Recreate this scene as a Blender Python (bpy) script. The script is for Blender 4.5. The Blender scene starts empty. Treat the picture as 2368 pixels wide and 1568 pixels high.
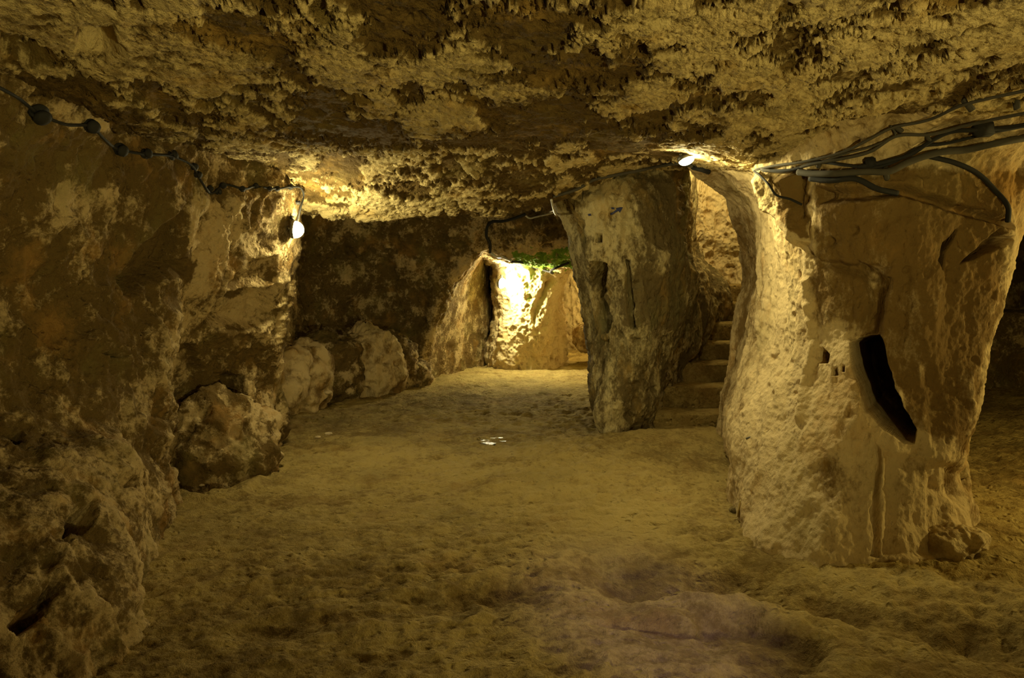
import bpy, bmesh, math, random
import numpy as np
from mathutils import Vector

random.seed(7)
C = bpy.context.scene.collection
SC = bpy.context.scene

# ---------------------------------------------------------------- camera
FPX = 1806.0                       # focal length in pixels of the 2368 px wide frame
TH = math.atan(144 / FPX)          # pitch down
CAM = np.array([0.0, 0.0, 1.5])
cam_data = bpy.data.cameras.new('camera')
cam_data.sensor_width = 36
cam_data.lens = FPX / 2368 * 36
cam_data.clip_start = 0.05
cam = bpy.data.objects.new('camera', cam_data)
cam.location = CAM
cam.rotation_euler = (math.pi / 2 - TH, 0, 0)
C.objects.link(cam)
SC.camera = cam

# ---------------------------------------------------------------- world, view
w = bpy.data.worlds.new('underground')
w.use_nodes = True
w.node_tree.nodes['Background'].inputs[0].default_value = (0.9, 0.7, 0.35, 1)
w.node_tree.nodes['Background'].inputs[1].default_value = 0.0
SC.world = w
SC.view_settings.view_transform = 'Standard'
SC.view_settings.look = 'None'
SC.view_settings.gamma = 1
SC.view_settings.exposure = 0.0
SC.cycles.use_denoising = True
SC.cycles.max_bounces = 5
SC.cycles.diffuse_bounces = 4
SC.cycles.use_adaptive_sampling = True
SC.cycles.adaptive_threshold = .04
SC.cycles.adaptive_min_samples = 12
SC.cycles.sample_clamp_indirect = 4

FV = np.array([0, math.cos(TH), -math.sin(TH)])
UV = np.array([0, math.sin(TH), math.cos(TH)])


def ray(px, py):
    return FV + (px - 1184) / FPX * np.array([1.0, 0, 0]) + (784 - py) / FPX * UV


def W(px, py, d):
    """point seen at pixel px, py whose distance ahead (world y) is d"""
    r = ray(px, py)
    return CAM + r * (d / r[1])


def Z(px, d, z):
    """point in pixel column px, distance ahead d, height z"""
    zc = d * math.cos(TH) - (z - 1.5) * math.sin(TH)
    return np.array([(px - 1184) / FPX * zc, d, z])


def G(px, py, z=0.0):
    """floor point seen at the pixel"""
    r = ray(px, py)
    return CAM + r * ((z - 1.5) / r[2])


def project(P):
    R = P - CAM
    zc = R @ FV
    return 1184 + FPX * R[:, 0] / np.maximum(zc, .01), 784 - FPX * (R @ UV) / np.maximum(zc, .01)


LAMP = (1.0, 0.84, 0.34)


def point_light(name, loc, power, color=LAMP, size=.05):
    l = bpy.data.lights.new(name, 'POINT')
    l.energy = power
    l.color = color
    l.shadow_soft_size = size
    o = bpy.data.objects.new(name, l)
    o.location = loc
    C.objects.link(o)
    return o


def spot_light(name, loc, target, power, angle, blend, color=LAMP, size=.05):
    l = bpy.data.lights.new(name, 'SPOT')
    l.energy = power
    l.color = color
    l.spot_size = math.radians(angle)
    l.spot_blend = blend
    l.shadow_soft_size = size
    o = bpy.data.objects.new(name, l)
    o.location = loc
    o.rotation_euler = (Vector(target) - Vector(loc)).to_track_quat('-Z', 'Y').to_euler()
    C.objects.link(o)
    return o


# cave lamps out of frame or behind rock, then added lights by the camera
point_light('passage_light', (4.7, 4.15, 1.35), 105, (1, .78, .26))
point_light('stair_light', Z(1650, 8.95, 3.15), 62, (1, .82, .36), .12)
point_light('far_room_light', Z(1350, 14.6, 1.45), 62, (1, .76, .30))
point_light('added_rear_light', (2.4, -1.2, 1.15), 14, (1, .80, .28), .08)  # unseen fill light added behind the camera
spot_light('added_ceiling_flood', (1.5, -1.3, .7), (.1, 3.7, 2.4), 430, 72, .9, (1, .81, .30), .08)  # unseen flood added behind the camera to brighten the ceiling
spot_light('added_cool_spot', (1.0, 1.15, 2.1), G(1500, 1425), 120, 25, 1.0, (.66, .52, 1.0), .1)  # unseen cool spot added for the violet patch on the floor

# ---------------------------------------------------------------- noise (vectorised)
rng = np.random.RandomState(3)
PERM = np.concatenate([rng.permutation(256)] * 3).astype(np.int32)
GRAD = rng.normal(size=(256, 3)).astype(np.float32)
GRAD /= np.linalg.norm(GRAD, axis=1)[:, None]
RJ = rng.rand(256, 3).astype(np.float32)


def pn(P):
    P = P.astype(np.float32)
    I = np.floor(P).astype(np.int32)
    F = P - I
    I &= 255
    U = F * F * F * (F * (F * 6 - 15) + 10)
    out = 0
    for dx in (0, 1):
        a = PERM[I[:, 0] + dx]
        wx = U[:, 0] if dx else 1 - U[:, 0]
        for dy in (0, 1):
            b = PERM[a + I[:, 1] + dy]
            wy = U[:, 1] if dy else 1 - U[:, 1]
            for dz in (0, 1):
                g = GRAD[PERM[b + I[:, 2] + dz] & 255]
                dot = g[:, 0] * (F[:, 0] - dx) + g[:, 1] * (F[:, 1] - dy) + g[:, 2] * (F[:, 2] - dz)
                out = out + dot * wx * wy * (U[:, 2] if dz else 1 - U[:, 2])
    return out * 1.5


def fbm(P, s, o=4, g=.5, off=0.0):
    P = P / s + off
    t = 0
    a = 1.0
    for i in range(o):
        t = t + a * pn(P + i * 17.3)
        P = P * 2.03
        a *= g
    return t


def ridge(P, s, o=3, g=.5, off=0.0):
    P = P / s + off
    t = 0
    a = 1.0
    for i in range(o):
        t = t + a * (1 - 2 * np.abs(pn(P + i * 11.1)))
        P = P * 2.1
        a *= g
    return t


def worley(P, s, off=0.0):
    P = (P / s + off).astype(np.float32)
    I = np.floor(P).astype(np.int32)
    F = P - I
    best = np.full(len(P), 9.0, np.float32)
    for dx in (-1, 0, 1):
        for dy in (-1, 0, 1):
            for dz in (-1, 0, 1):
                h = PERM[PERM[PERM[(I[:, 0] + dx) & 255] + ((I[:, 1] + dy) & 255)] + ((I[:, 2] + dz) & 255)]
                j = RJ[h]
                d = (j[:, 0] + dx - F[:, 0]) ** 2 + (j[:, 1] + dy - F[:, 1]) ** 2 + (j[:, 2] + dz - F[:, 2]) ** 2
                best = np.minimum(best, d)
    return np.sqrt(best)


def sstep(a, b, x):
    t = np.clip((x - a) / (b - a), 0, 1)
    return t * t * (3 - 2 * t)


def pits(P, s, r, off=0.0):
    """1 inside scattered round pits, 0 outside"""
    return 1 - sstep(r * .35, r, worley(P, s, off))


# ---------------------------------------------------------------- patches
def hermite(A, axis, counts, closed=False):
    """smooth curve through the control points along one axis"""
    A = np.moveaxis(A, axis, 0)
    n = A.shape[0]
    if closed:
        A = np.concatenate([A[-2:], A, A[:3]])
    d = np.linalg.norm(A[1:] - A[:-1], axis=-1)
    d = d.reshape(d.shape[0], -1).mean(1) + 1e-4
    k = np.concatenate([[0], np.cumsum(d)])
    s = (A[1:] - A[:-1]) / d.reshape(-1, 1, 1)
    m = np.empty_like(A)
    h = d
    m[1:-1] = (s[:-1] * h[1:].reshape(-1, 1, 1) + s[1:] * h[:-1].reshape(-1, 1, 1)) / (h[1:] + h[:-1]).reshape(-1, 1, 1)
    m[0] = s[0]
    m[-1] = s[-1]
    out = []
    segs = range(2, 2 + n) if closed else range(n - 1)
    for c, i in enumerate(segs):
        t = np.linspace(0, 1, counts[c], endpoint=False).reshape(-1, 1, 1)
        hh = d[i]
        out.append((2 * t ** 3 - 3 * t ** 2 + 1) * A[i] + (t ** 3 - 2 * t ** 2 + t) * hh * m[i]
                   + (-2 * t ** 3 + 3 * t ** 2) * A[i + 1] + (t ** 3 - t ** 2) * hh * m[i + 1])
    if not closed:
        out.append(A[-1:])
    return np.moveaxis(np.concatenate(out), 0, axis)


def normals_of(S, closed):
    if closed:
        E = np.concatenate([S[:, -1:], S, S[:, :1]], 1)
        du = (E[:, 2:] - E[:, :-2])
    else:
        du = np.gradient(S, axis=1)
    dv = np.gradient(S, axis=0)
    N = np.cross(du, dv)
    return N / (np.linalg.norm(N, axis=-1, keepdims=True) + 1e-9)


def in_poly(x, y, poly, feather):
    """soft mask of a polygon, feather in pixels"""
    inside = np.zeros(x.shape, bool)
    dist = np.full(x.shape, 1e9)
    n = len(poly)
    for i in range(n):
        x0, y0 = poly[i]
        x1, y1 = poly[(i + 1) % n]
        c = ((y0 > y) != (y1 > y))
        xi = (x1 - x0) * (y - y0) / ((y1 - y0) if y1 != y0 else 1e-6) + x0
        inside ^= c & (x < xi)
        vx, vy = x1 - x0, y1 - y0
        t = np.clip(((x - x0) * vx + (y - y0) * vy) / (vx * vx + vy * vy + 1e-9), 0, 1)
        dist = np.minimum(dist, np.hypot(x - x0 - t * vx, y - y0 - t * vy))
    sd = np.where(inside, dist, -dist)
    return sstep(-feather * .25, feather, sd)


def grid_mesh(name, S, closed, mat, parent=None, attrs=None, cap=False):
    R, U, _ = S.shape
    V = S.reshape(-1, 3)
    i = np.arange(R - 1)[:, None]
    j = np.arange(U if closed else U - 1)[None, :]
    jn = (j + 1) % U
    a = i * U + j
    b = i * U + jn
    c = (i + 1) * U + jn
    d = (i + 1) * U + j
    Q = np.stack([a, b, c, d], -1).reshape(-1, 4)
    me = bpy.data.meshes.new(name)
    me.vertices.add(len(V))
    me.vertices.foreach_set('co', V.astype(np.float32).ravel())
    me.loops.add(Q.size)
    me.loops.foreach_set('vertex_index', Q.ravel().astype(np.int32))
    me.polygons.add(len(Q))
    me.polygons.foreach_set('loop_start', np.arange(0, Q.size, 4, dtype=np.int32))
    me.polygons.foreach_set('use_smooth', np.ones(len(Q), bool))
    me.update(calc_edges=True)
    for k, v in (attrs or {}).items():
        at = me.attributes.new(k, 'FLOAT', 'POINT')
        at.data.foreach_set('value', v.astype(np.float32).ravel())
    me.materials.append(mat)
    o = bpy.data.objects.new(name, me)
    C.objects.link(o)
    if parent:
        o.parent = parent
    return o


def orient(S, closed, outward=None):
    """make normals face the camera side (open) or away from the axis (closed)"""
    N = normals_of(S, closed)
    if closed:
        ctr = S.mean(1, keepdims=True)
        f = ((S - ctr) * N).sum()
    else:
        T = CAM if outward is None else np.array(outward)
        f = ((T - S) * N).sum(-1)
        f = np.sign(f).sum()
    if f < 0:
        S = S[:, ::-1].copy()
        N = -N[:, ::-1]
    return S, N


def sculpt(S, N, dents):
    """dents: (polygon, feather px, depth m, dmin, dmax)"""
    P = S.reshape(-1, 3)
    x, y = project(P)
    k = 22 / np.clip(P[:, 1], 2, 20)
    x = x + k * fbm(P, .2, 3, .6, 1.7)
    y = y + k * fbm(P, .2, 3, .6, 6.7)
    n = N.reshape(-1, 3)
    facing = ((CAM - P) * n).sum(1) > -.15
    amt = np.zeros(len(P))
    for poly, fe, dep, d0, d1 in dents:
        m = (P[:, 1] > d0) & (P[:, 1] < d1) & facing
        xs = [p[0] for p in poly]
        ys = [p[1] for p in poly]
        m &= (x > min(xs) - 80) & (x < max(xs) + 80) & (y > min(ys) - 80) & (y < max(ys) + 80)
        if m.any():
            amt[m] += dep * in_poly(x[m], y[m], poly, fe)
    return amt


def stain_and_light(P, polys):  # polygon tones: mineral colour, plus painted light and shade
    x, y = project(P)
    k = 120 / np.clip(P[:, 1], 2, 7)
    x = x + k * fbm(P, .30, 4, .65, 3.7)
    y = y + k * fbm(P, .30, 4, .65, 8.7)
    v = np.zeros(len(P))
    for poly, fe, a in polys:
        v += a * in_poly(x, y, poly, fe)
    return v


def patch(name, rows, nu, nv, mat, disp, closed=False, dents=(), stains_and_light=(), moss=(), parent=None, outward=None,
          calm=(), hollows=()):
    A = np.array(rows, float)
    S = hermite(A, 1, nu, closed)
    S = hermite(S, 0, nv, False)
    S, N = orient(S, closed, outward)
    P = S.reshape(-1, 3)
    D, relief = disp(P)
    for ctr, rad, fac in calm:
        q = np.exp(-(np.linalg.norm(P - np.array(ctr), axis=1) / rad) ** 4)
        D = D * (1 - (1 - fac) * q)
    if dents:
        D = D - sculpt(S, N, dents)
    Q = P + N.reshape(-1, 3) * D[:, None]
    for poly, fe, vec, d0, d1 in hollows:
        Q = Q + sculpt(S, N, [(poly, fe, 1.0, d0, d1)])[:, None] * np.array(vec)
    at = {'relief': relief}
    at['stain_and_light'] = stain_and_light(Q, stains_and_light) if stains_and_light else np.zeros(len(Q))
    at['moss'] = stain_and_light(Q, moss) if moss else np.zeros(len(Q))
    return grid_mesh(name, Q.reshape(S.shape), closed, mat, parent, at)


# ---------------------------------------------------------------- materials
def rock_material(name, cream, brown, ochre, olive, patch_scale=2.2, fine=26, bump=.5, contrast=1.0, stretch=(1, 1, 1),
                  bias=0.0, crust=0.8):
    m = bpy.data.materials.new(name)
    m.use_nodes = True
    nt = m.node_tree
    nd, lk = nt.nodes, nt.links
    bs = nd['Principled BSDF']
    bs.inputs['Roughness'].default_value = .92
    bs.inputs['Specular IOR Level'].default_value = .15
    tc = nd.new('ShaderNodeTexCoord')
    mp = nd.new('ShaderNodeMapping')
    mp.inputs['Scale'].default_value = stretch
    lk.new(tc.outputs['Object'], mp.inputs['Vector'])

    def noise(scale, detail=6, rough=.6, dist=0.0):
        n = nd.new('ShaderNodeTexNoise')
        n.inputs['Scale'].default_value = scale
        n.inputs['Detail'].default_value = detail
        n.inputs['Roughness'].default_value = rough
        n.inputs['Distortion'].default_value = dist
        lk.new(mp.outputs['Vector'], n.inputs['Vector'])
        return n.outputs['Fac']

    def math_(op, a, b=None, c=None, clamp=False):
        n = nd.new('ShaderNodeMath')
        n.operation = op
        n.use_clamp = clamp
        for i, v in enumerate((a, b, c)):
            if v is None:
                continue
            if isinstance(v, (int, float)):
                n.inputs[i].default_value = v
            else:
                lk.new(v, n.inputs[i])
        return n.outputs[0]

    def remap(v, a, b, c=0.0, d=1.0):
        n = nd.new('ShaderNodeMapRange')
        n.interpolation_type = 'SMOOTHSTEP'
        for i, x in enumerate((a, b, c, d)):
            n.inputs[i + 1].default_value = x
        lk.new(v, n.inputs[0])
        return n.outputs[0]

    def mix(f, a, b, mode='MIX'):
        n = nd.new('ShaderNodeMix')
        n.data_type = 'RGBA'
        n.blend_type = mode
        if isinstance(f, (int, float)):
            n.inputs[0].default_value = f
        else:
            lk.new(f, n.inputs[0])
        for i, v in ((6, a), (7, b)):
            if isinstance(v, tuple):
                n.inputs[i].default_value = (*v, 1)
            else:
                lk.new(v, n.inputs[i])
        return n.outputs[2]

    def attr(k):
        n = nd.new('ShaderNodeAttribute')
        n.attribute_name = k
        return n.outputs['Fac']

    big = noise(patch_scale * .6, 3, .55)
    mid = noise(patch_scale * 3.2, 6, .7)
    spk = noise(fine * 1.3, 4, .75)
    t = math_('MULTIPLY_ADD', attr('relief'), crust, bias)
    t = math_('ADD', t, math_('MULTIPLY_ADD', mid, 3.6 * contrast, -1.8 * contrast))
    t = math_('ADD', t, math_('MULTIPLY_ADD', big, 2.6 * contrast, -1.3 * contrast))
    t = math_('ADD', t, attr('stain_and_light'))
    t = math_('ADD', t, math_('MULTIPLY_ADD', spk, 2.0 * contrast, -1.0 * contrast))
    f = remap(t, -.45, .55)
    col = mix(f, brown, cream)
    och = remap(noise(patch_scale * 1.7, 5, .65), .52, .72)
    col = mix(math_('MULTIPLY', och, .55), col, ochre)
    olv = remap(noise(patch_scale * 1.1 + .3, 5, .6), .5, .75)
    col = mix(math_('MULTIPLY', olv, .5), col, olive)
    # speckles of dark mineral
    dark = remap(noise(fine * .8, 3, .8), .60, .72)
    col = mix(math_('MULTIPLY', dark, .45), col, tuple(x * .4 for x in brown))
    mo = remap(math_('MULTIPLY', attr('moss'), remap(noise(14, 7, .7), .3, .62)), .1, .6)
    col = mix(mo, col, (.17, .30, .03))
    lk.new(col, bs.inputs['Base Color'])
    # relief too fine for the mesh
    vo = nd.new('ShaderNodeTexVoronoi')
    vo.inputs['Scale'].default_value = fine * .9
    dv = nd.new('ShaderNodeVectorMath')
    dv.operation = 'MULTIPLY_ADD'
    nz = nd.new('ShaderNodeTexNoise')
    nz.inputs['Scale'].default_value = fine * .5
    lk.new(mp.outputs['Vector'], nz.inputs['Vector'])
    lk.new(nz.outputs['Color'], dv.inputs[0])
    dv.inputs[1].default_value = (.06, .06, .06)
    lk.new(mp.outputs['Vector'], dv.inputs[2])
    lk.new(dv.outputs[0], vo.inputs['Vector'])
    pit = remap(vo.outputs['Distance'], .05, .4)
    gate = remap(noise(fine * .16, 2, .6), .48, .6)
    h = math_('MULTIPLY', math_('MULTIPLY', math_('SUBTRACT', pit, 1.0), gate), .9)
    h = math_('ADD', h, math_('MULTIPLY', noise(fine * .9, 5, .74), 1.6))
    bp = nd.new('ShaderNodeBump')
    bp.inputs['Strength'].default_value = bump
    bp.inputs['Distance'].default_value = .03
    lk.new(h, bp.inputs['Height'])
    lk.new(bp.outputs['Normal'], bs.inputs['Normal'])
    return m


CREAM = (.60, .46, .24)
BROWN = (.16, .105, .034)
OCHRE = (.48, .27, .075)
OLIVE = (.25, .22, .075)
M_ceil = rock_material('flaking ceiling rock', (.62, .49, .23), (.13, .083, .024), (.45, .28, .07), (.24, .19, .06),
                       2.2, 26, .65, 1.0, (1, .6, 1), -.45, 1.35)
M_wall = rock_material('pitted limestone', CREAM, BROWN, OCHRE, OLIVE, 1.7, 24, .75, 1.25, (1, 1, 1), -.3, 1.2)
M_pillar = rock_material('worn pillar limestone', (.62, .48, .25), (.20, .125, .04), (.50, .28, .07), (.34, .27, .10),
                         1.3, 24, .45, .8, (1, 1, .6), .2)
M_centre = rock_material('grey green pillar rock', (.52, .43, .22), (.15, .11, .045), (.46, .29, .07), (.20, .20, .08),
                         1.9, 30, .7, 1.1, (1, 1, .5), -.3)
M_far = rock_material('pale far rock', (.64, .51, .27), (.30, .20, .08), (.5, .33, .11), (.4, .33, .15),
                      1.6, 20, .6, .6, (1, 1, 1), .3)
M_floor = rock_material('trodden earth', (.47, .355, .125), (.22, .150, .045), (.36, .23, .075), (.27, .215, .08),
                        1.0, 20, .85, .8, (1, 1, 1), .15, .35)


def plain(name, col, rough=.6, metal=0.0, emit=None, strength=0.0):
    m = bpy.data.materials.new(name)
    m.use_nodes = True
    nd, lk = m.node_tree.nodes, m.node_tree.links
    b = nd['Principled BSDF']
    b.inputs['Roughness'].default_value = rough
    b.inputs['Metallic'].default_value = metal
    tc = nd.new('ShaderNodeTexCoord')
    n = nd.new('ShaderNodeTexNoise')
    n.inputs['Scale'].default_value = 30
    n.inputs['Detail'].default_value = 5
    lk.new(tc.outputs['Object'], n.inputs['Vector'])
    mx = nd.new('ShaderNodeMix')
    mx.data_type = 'RGBA'
    lk.new(n.outputs['Fac'], mx.inputs[0])
    mx.inputs[6].default_value = (*[c * .7 for c in col], 1)
    mx.inputs[7].default_value = (*[min(1, c * 1.25) for c in col], 1)
    lk.new(mx.outputs[2], b.inputs['Base Color'])
    if emit:
        b.inputs['Emission Color'].default_value = (*emit, 1)
        b.inputs['Emission Strength'].default_value = strength
    return m


M_black = plain('black cable rubber', (.018, .017, .015), .85)
M_grey = plain('dusty grey conduit', (.075, .066, .045), .85)
M_white = plain('white cable sheath', (.62, .60, .52), .4)
M_metal = plain('dull galvanised metal', (.22, .21, .18), .45, .6)
M_glow = plain('lit lamp glass', (.9, .88, .8), .3, 0, (1, .87, .44), 450)
M_glow_flood = plain('lit flood lamp glass', (.9, .88, .8), .3, 0, (1, .87, .44), 760)
M_glow_far = plain('lit far lamp glass', (.9, .88, .8), .3, 0, (1, .88, .50), 1250)
M_blue = plain('faded blue paint', (.03, .035, .10), .8)
M_straw = plain('dry straw', (.55, .43, .16), .8)
M_stone = plain('small pale stone', (.62, .5, .3), .9)


def struct(o):
    o['kind'] = 'structure'
    return o


def tag(o, label, cat, group=None):
    o['label'] = label
    o['category'] = cat
    if group:
        o['group'] = group
    return o


# ---------------------------------------------------------------- relief recipes
def micro(P):
    return fbm(P, .07, 3, .62, 5.9) * .0075 + ridge(P, .045, 2, .6, 6.6) * .003


def disp_wall(P):
    A = P * np.array([1, 1, .8])
    big = fbm(A, .9, 3) * .10
    mid = fbm(A, .26, 4, .55) * .045
    r = ridge(A, .16, 3, .5, 4.2)
    gate = sstep(-.25, .35, fbm(P, .8, 2, .5, 9.1))
    pt = pits(P, .20, .42, 3.3) * gate * .035 + pits(P, .075, .40, 1.3) * gate * .013
    mic = micro(P)
    d = big + mid + r * .026 * (0.4 + gate) - pt + mic
    return d, np.clip(mid * 9 + r * .15 - pt * 10, -1, 1)


def disp_ceil(P):
    big = fbm(P, 1.3, 3) * .03
    A = P * np.array([1, .55, 1])
    n = fbm(A, .6, 2, .5, 2.2) * .7 + fbm(A, .24, 6, .76, 2.2) * .7 + .3 * fbm(P, 2.0, 2, .5, 5.5)
    crust = sstep(-.16, .22, n)
    fine = ridge(P, .06, 3, .65)
    pt = pits(P, .15, .40, 7.7)
    d = big + (crust - .5) * .022 + crust * .008 * fine - pt * .022 + .010 * fbm(P, .10, 4, .65) + micro(P) * .6
    return d, np.clip(crust * 1.1 - .55 - pt * .6 + fine * .15, -1, 1)


def disp_pillar(P):
    A = P * np.array([1, 1, .55])
    big = fbm(A, .8, 3, .5, 3.1) * .06
    mid = fbm(A, .22, 4, .5) * .026
    fl = ridge(P * np.array([1, 1, .28]), .17, 2, .5, 8.8)
    gate = sstep(-.1, .5, fbm(P, .7, 2, .5, 2.1))
    pt = pits(P, .12, .33, 6.3) * gate * .022
    return big + mid + fl * .014 - pt + micro(P), np.clip(mid * 10 + fl * .15 - pt * 14, -1, 1)


def disp_centre(P):
    A = P * np.array([1, 1, .5])
    big = fbm(A, .6, 3, .5, 3.1) * .07
    mid = fbm(A, .2, 4, .55) * .035
    fl = ridge(P * np.array([1, 1, .2]), .2, 2, .5, 1.8)
    pt = pits(P, .13, .4, 6.3) * .022
    return big + mid + fl * .024 - pt + micro(P) * 1.3, np.clip(mid * 11 + fl * .2 - pt * 14, -1, 1)


def disp_rough(P):
    big = fbm(P, .7, 3, .5, 6.1) * .09
    r = ridge(P * np.array([1, 1, .6]), .22, 4, .6)
    pt = pits(P, .16, .5, 2.3) * .04 + pits(P, .07, .45, 2.9) * .02
    return big + r * .034 - pt + micro(P), np.clip(r * .35 - pt * 10, -1, 1)


# ---------------------------------------------------------------- floor
def make_floor():
    ys = [-3.2]
    y = -3.2
    while y < 17.5:
        y += .14 if y < 1.9 else max(.010, .0034 * y)
        ys.append(y)
    ys = np.array(ys)
    ts = np.linspace(-1, 1, 1000)
    hw = np.where(ys < 2, 4.6, 4.6 + (ys - 2) * .72)
    X = ts[None, :] * hw[:, None] + .5 + np.maximum(ys - 2, 0)[:, None] * .10
    Y = np.repeat(ys[:, None], len(ts), 1)
    P = np.stack([X, Y, np.zeros_like(X)], -1).reshape(-1, 3)
    x, y = P[:, 0], P[:, 1]
    flat = sstep(.5, 1.5, np.abs(y - 3.4) * .8 + np.abs(x - .9) * .2)
    h = fbm(P, 1.7, 3, .5, 1.1) * .035
    # trodden hollows, deeper in the middle of the room
    zone = .35 + .65 * sstep(-.3, .5, fbm(P, 1.4, 2, .5, 4.4))
    c = worley(P * np.array([1, 1.35, 1]) + .09 * np.stack([pn(P * 5), pn(P * 5 + 9), 0 * x], -1), .17, 2.2)
    h += (c - .5) * .038 * zone
    Pw = P + .02 * np.stack([pn(P * 14), pn(P * 14 + 9), 0 * x], -1)
    h += (worley(Pw * np.array([.85, 1.2, 1]), .085, 6.2) - .5) * .038 * zone
    c2 = fbm(P * np.array([1, 1.3, 1]), .10, 4, .55, 8.3)
    h += c2 * .015 + fbm(P, .045, 2, .6, 3.9) * .0035
    h += ridge(P * np.array([.7, 1, 1]), .34, 3, .5, 3.3) * .009

    def bump(px, py, rx, ry, a, p=2):
        g = G(px, py)
        return a * np.exp(-(((x - g[0]) / rx) ** 2 + ((y - g[1]) / ry) ** 2) ** (p / 2))

    def line(pts, wd, a, side=0.0):
        q = [G(*p)[:2] for p in pts]
        best = np.full(x.shape, 1e9)
        sgn = np.zeros(x.shape)
        for i in range(len(q) - 1):
            v = q[i + 1] - q[i]
            t = np.clip(((x - q[i][0]) * v[0] + (y - q[i][1]) * v[1]) / (v @ v), 0, 1)
            dx, dy = x - q[i][0] - t * v[0], y - q[i][1] - t * v[1]
            d = np.hypot(dx, dy)
            s = np.sign(v[0] * dy - v[1] * dx)
            sgn = np.where(d < best, s, sgn)
            best = np.minimum(best, d)
        if side:
            return a * np.exp(-(best / wd) ** 2) * np.where(sgn * side > 0, 1, np.exp(-(best / (wd * .18)) ** 2))
        return a * np.exp(-(best / wd) ** 2)

    wob = .05 * pn(P * 3.1)
    # trough in front of the right pillar, ridge below it
    h += line([(1480, 1340), (1700, 1340), (1900, 1385), (2100, 1430), (2300, 1440)], .26, -.16 + wob)
    h += line([(1560, 1385), (1760, 1405), (1950, 1450), (2120, 1490)], .10, .06)
    # shallow cut basin whose edge curves on the right
    h += line([(1640, 1442), (1740, 1440), (1840, 1470), (1885, 1500), (1860, 1545)], .32, -.10, -1)
    h += line([(990, 1390), (1090, 1385), (1180, 1372)], .14, -.045)
    h += line([(820, 1510), (870, 1530), (930, 1510)], .035, -.03)
    h += bump(850, 1455, .10, .08, .025)
    h += bump(640, 1450, .16, .10, -.05)
    # raised bank that leads to the steps
    h += line([(1230, 1110), (1380, 1062), (1500, 1030), (1600, 1003)], .55, .07, 0)
    h += bump(1620, 1040, .5, .45, .07)
    h += bump(1490, 1010, .45, .16, -.07)
    # round pit at the foot of the left wall
    h += bump(475, 1108, .26, .30, -.17, 4)
    h += line([(410, 1150), (480, 1163), (560, 1145), (600, 1110)], .05, .03)
    h += line([(700, 1048), (760, 1045), (800, 1040)], .06, -.05)
    h += bump(1185, 958, .12, .10, -.05)
    # rises to the left foreground outcrop
    P[:, 2] = h
    rel = np.clip(h * 6, -1, 1)
    o = grid_mesh('floor', P.reshape(X.shape + (3,)), False, M_floor, None,
                  {'relief': rel, 'stain_and_light': .6 * stain_and_light(P, [([(640, 1060), (1300, 1040), (1680, 1080), (1700, 1300), (1200, 1330), (640, 1250)], 120, .5)]),  # middle of the floor painted paler where lamplight falls
                   'moss': np.zeros(len(P))})
    return struct(o)


floor = make_floor()

# ---------------------------------------------------------------- ceiling
cp = [-1100, -300, 60, 300, 500, 700, 850, 1000, 1150, 1300, 1450, 1560, 1640, 1720, 1820, 2000, 2200, 2500, 3300]
lip = [250, 300, 320, 335, 345, 336, 340, 342, 342, 344, 350, 358, 372, 384, 392, 395, 380, 350, 330]
edge = [470, 470, 470, 470, 470, 500, 511, 490, 490, 462, 392, 385, 394, 420, 440, 450, 450, 450, 450]
rows = []
rows.append([np.array([(p - 1184) / 1806 * 4.2 + .3, -3.2, 2.45]) for p in cp])
rows.append([np.array([(p - 1184) / 1806 * 3.6, -.8, 2.5]) for p in cp])
rows.append([np.array([(p - 1184) / 1806 * 3.0, 1.2, 2.42]) for p in cp])
rows.append([W(p, 0, 2.45) for p in cp])
rows.append([W(p, 130, 3.05) for p in cp])
rows.append([W(p, 230, 3.75) for p in cp])
rows.append([W(p, min(305, l - 8), 4.45) for p, l in zip(cp, lip)])
rows.append([W(p, l - 6, 5.0) for p, l in zip(cp, lip)])
rows.append([W(p, l + 2, 5.16) for p, l in zip(cp, lip)])
rows.append([W(p, l + 6, 5.45) for p, l in zip(cp, lip)])
rows.append([W(p, l + (e - l) * .45, 6.1) for p, l, e in zip(cp, lip, edge)])
rows.append([W(p, l + (e - l) * .85, 6.75) for p, l, e in zip(cp, lip, edge)])
rows.append([W(p, e, 6.98) for p, e in zip(cp, edge)])
rows.append([W(p, e, 7.15) + np.array([0, 0, .16]) for p, e in zip(cp, edge)])


def zback(p):
    return 3.7 if 1590 < p < 1810 else (3.3 if 1500 < p <= 1590 else 2.55)


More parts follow.
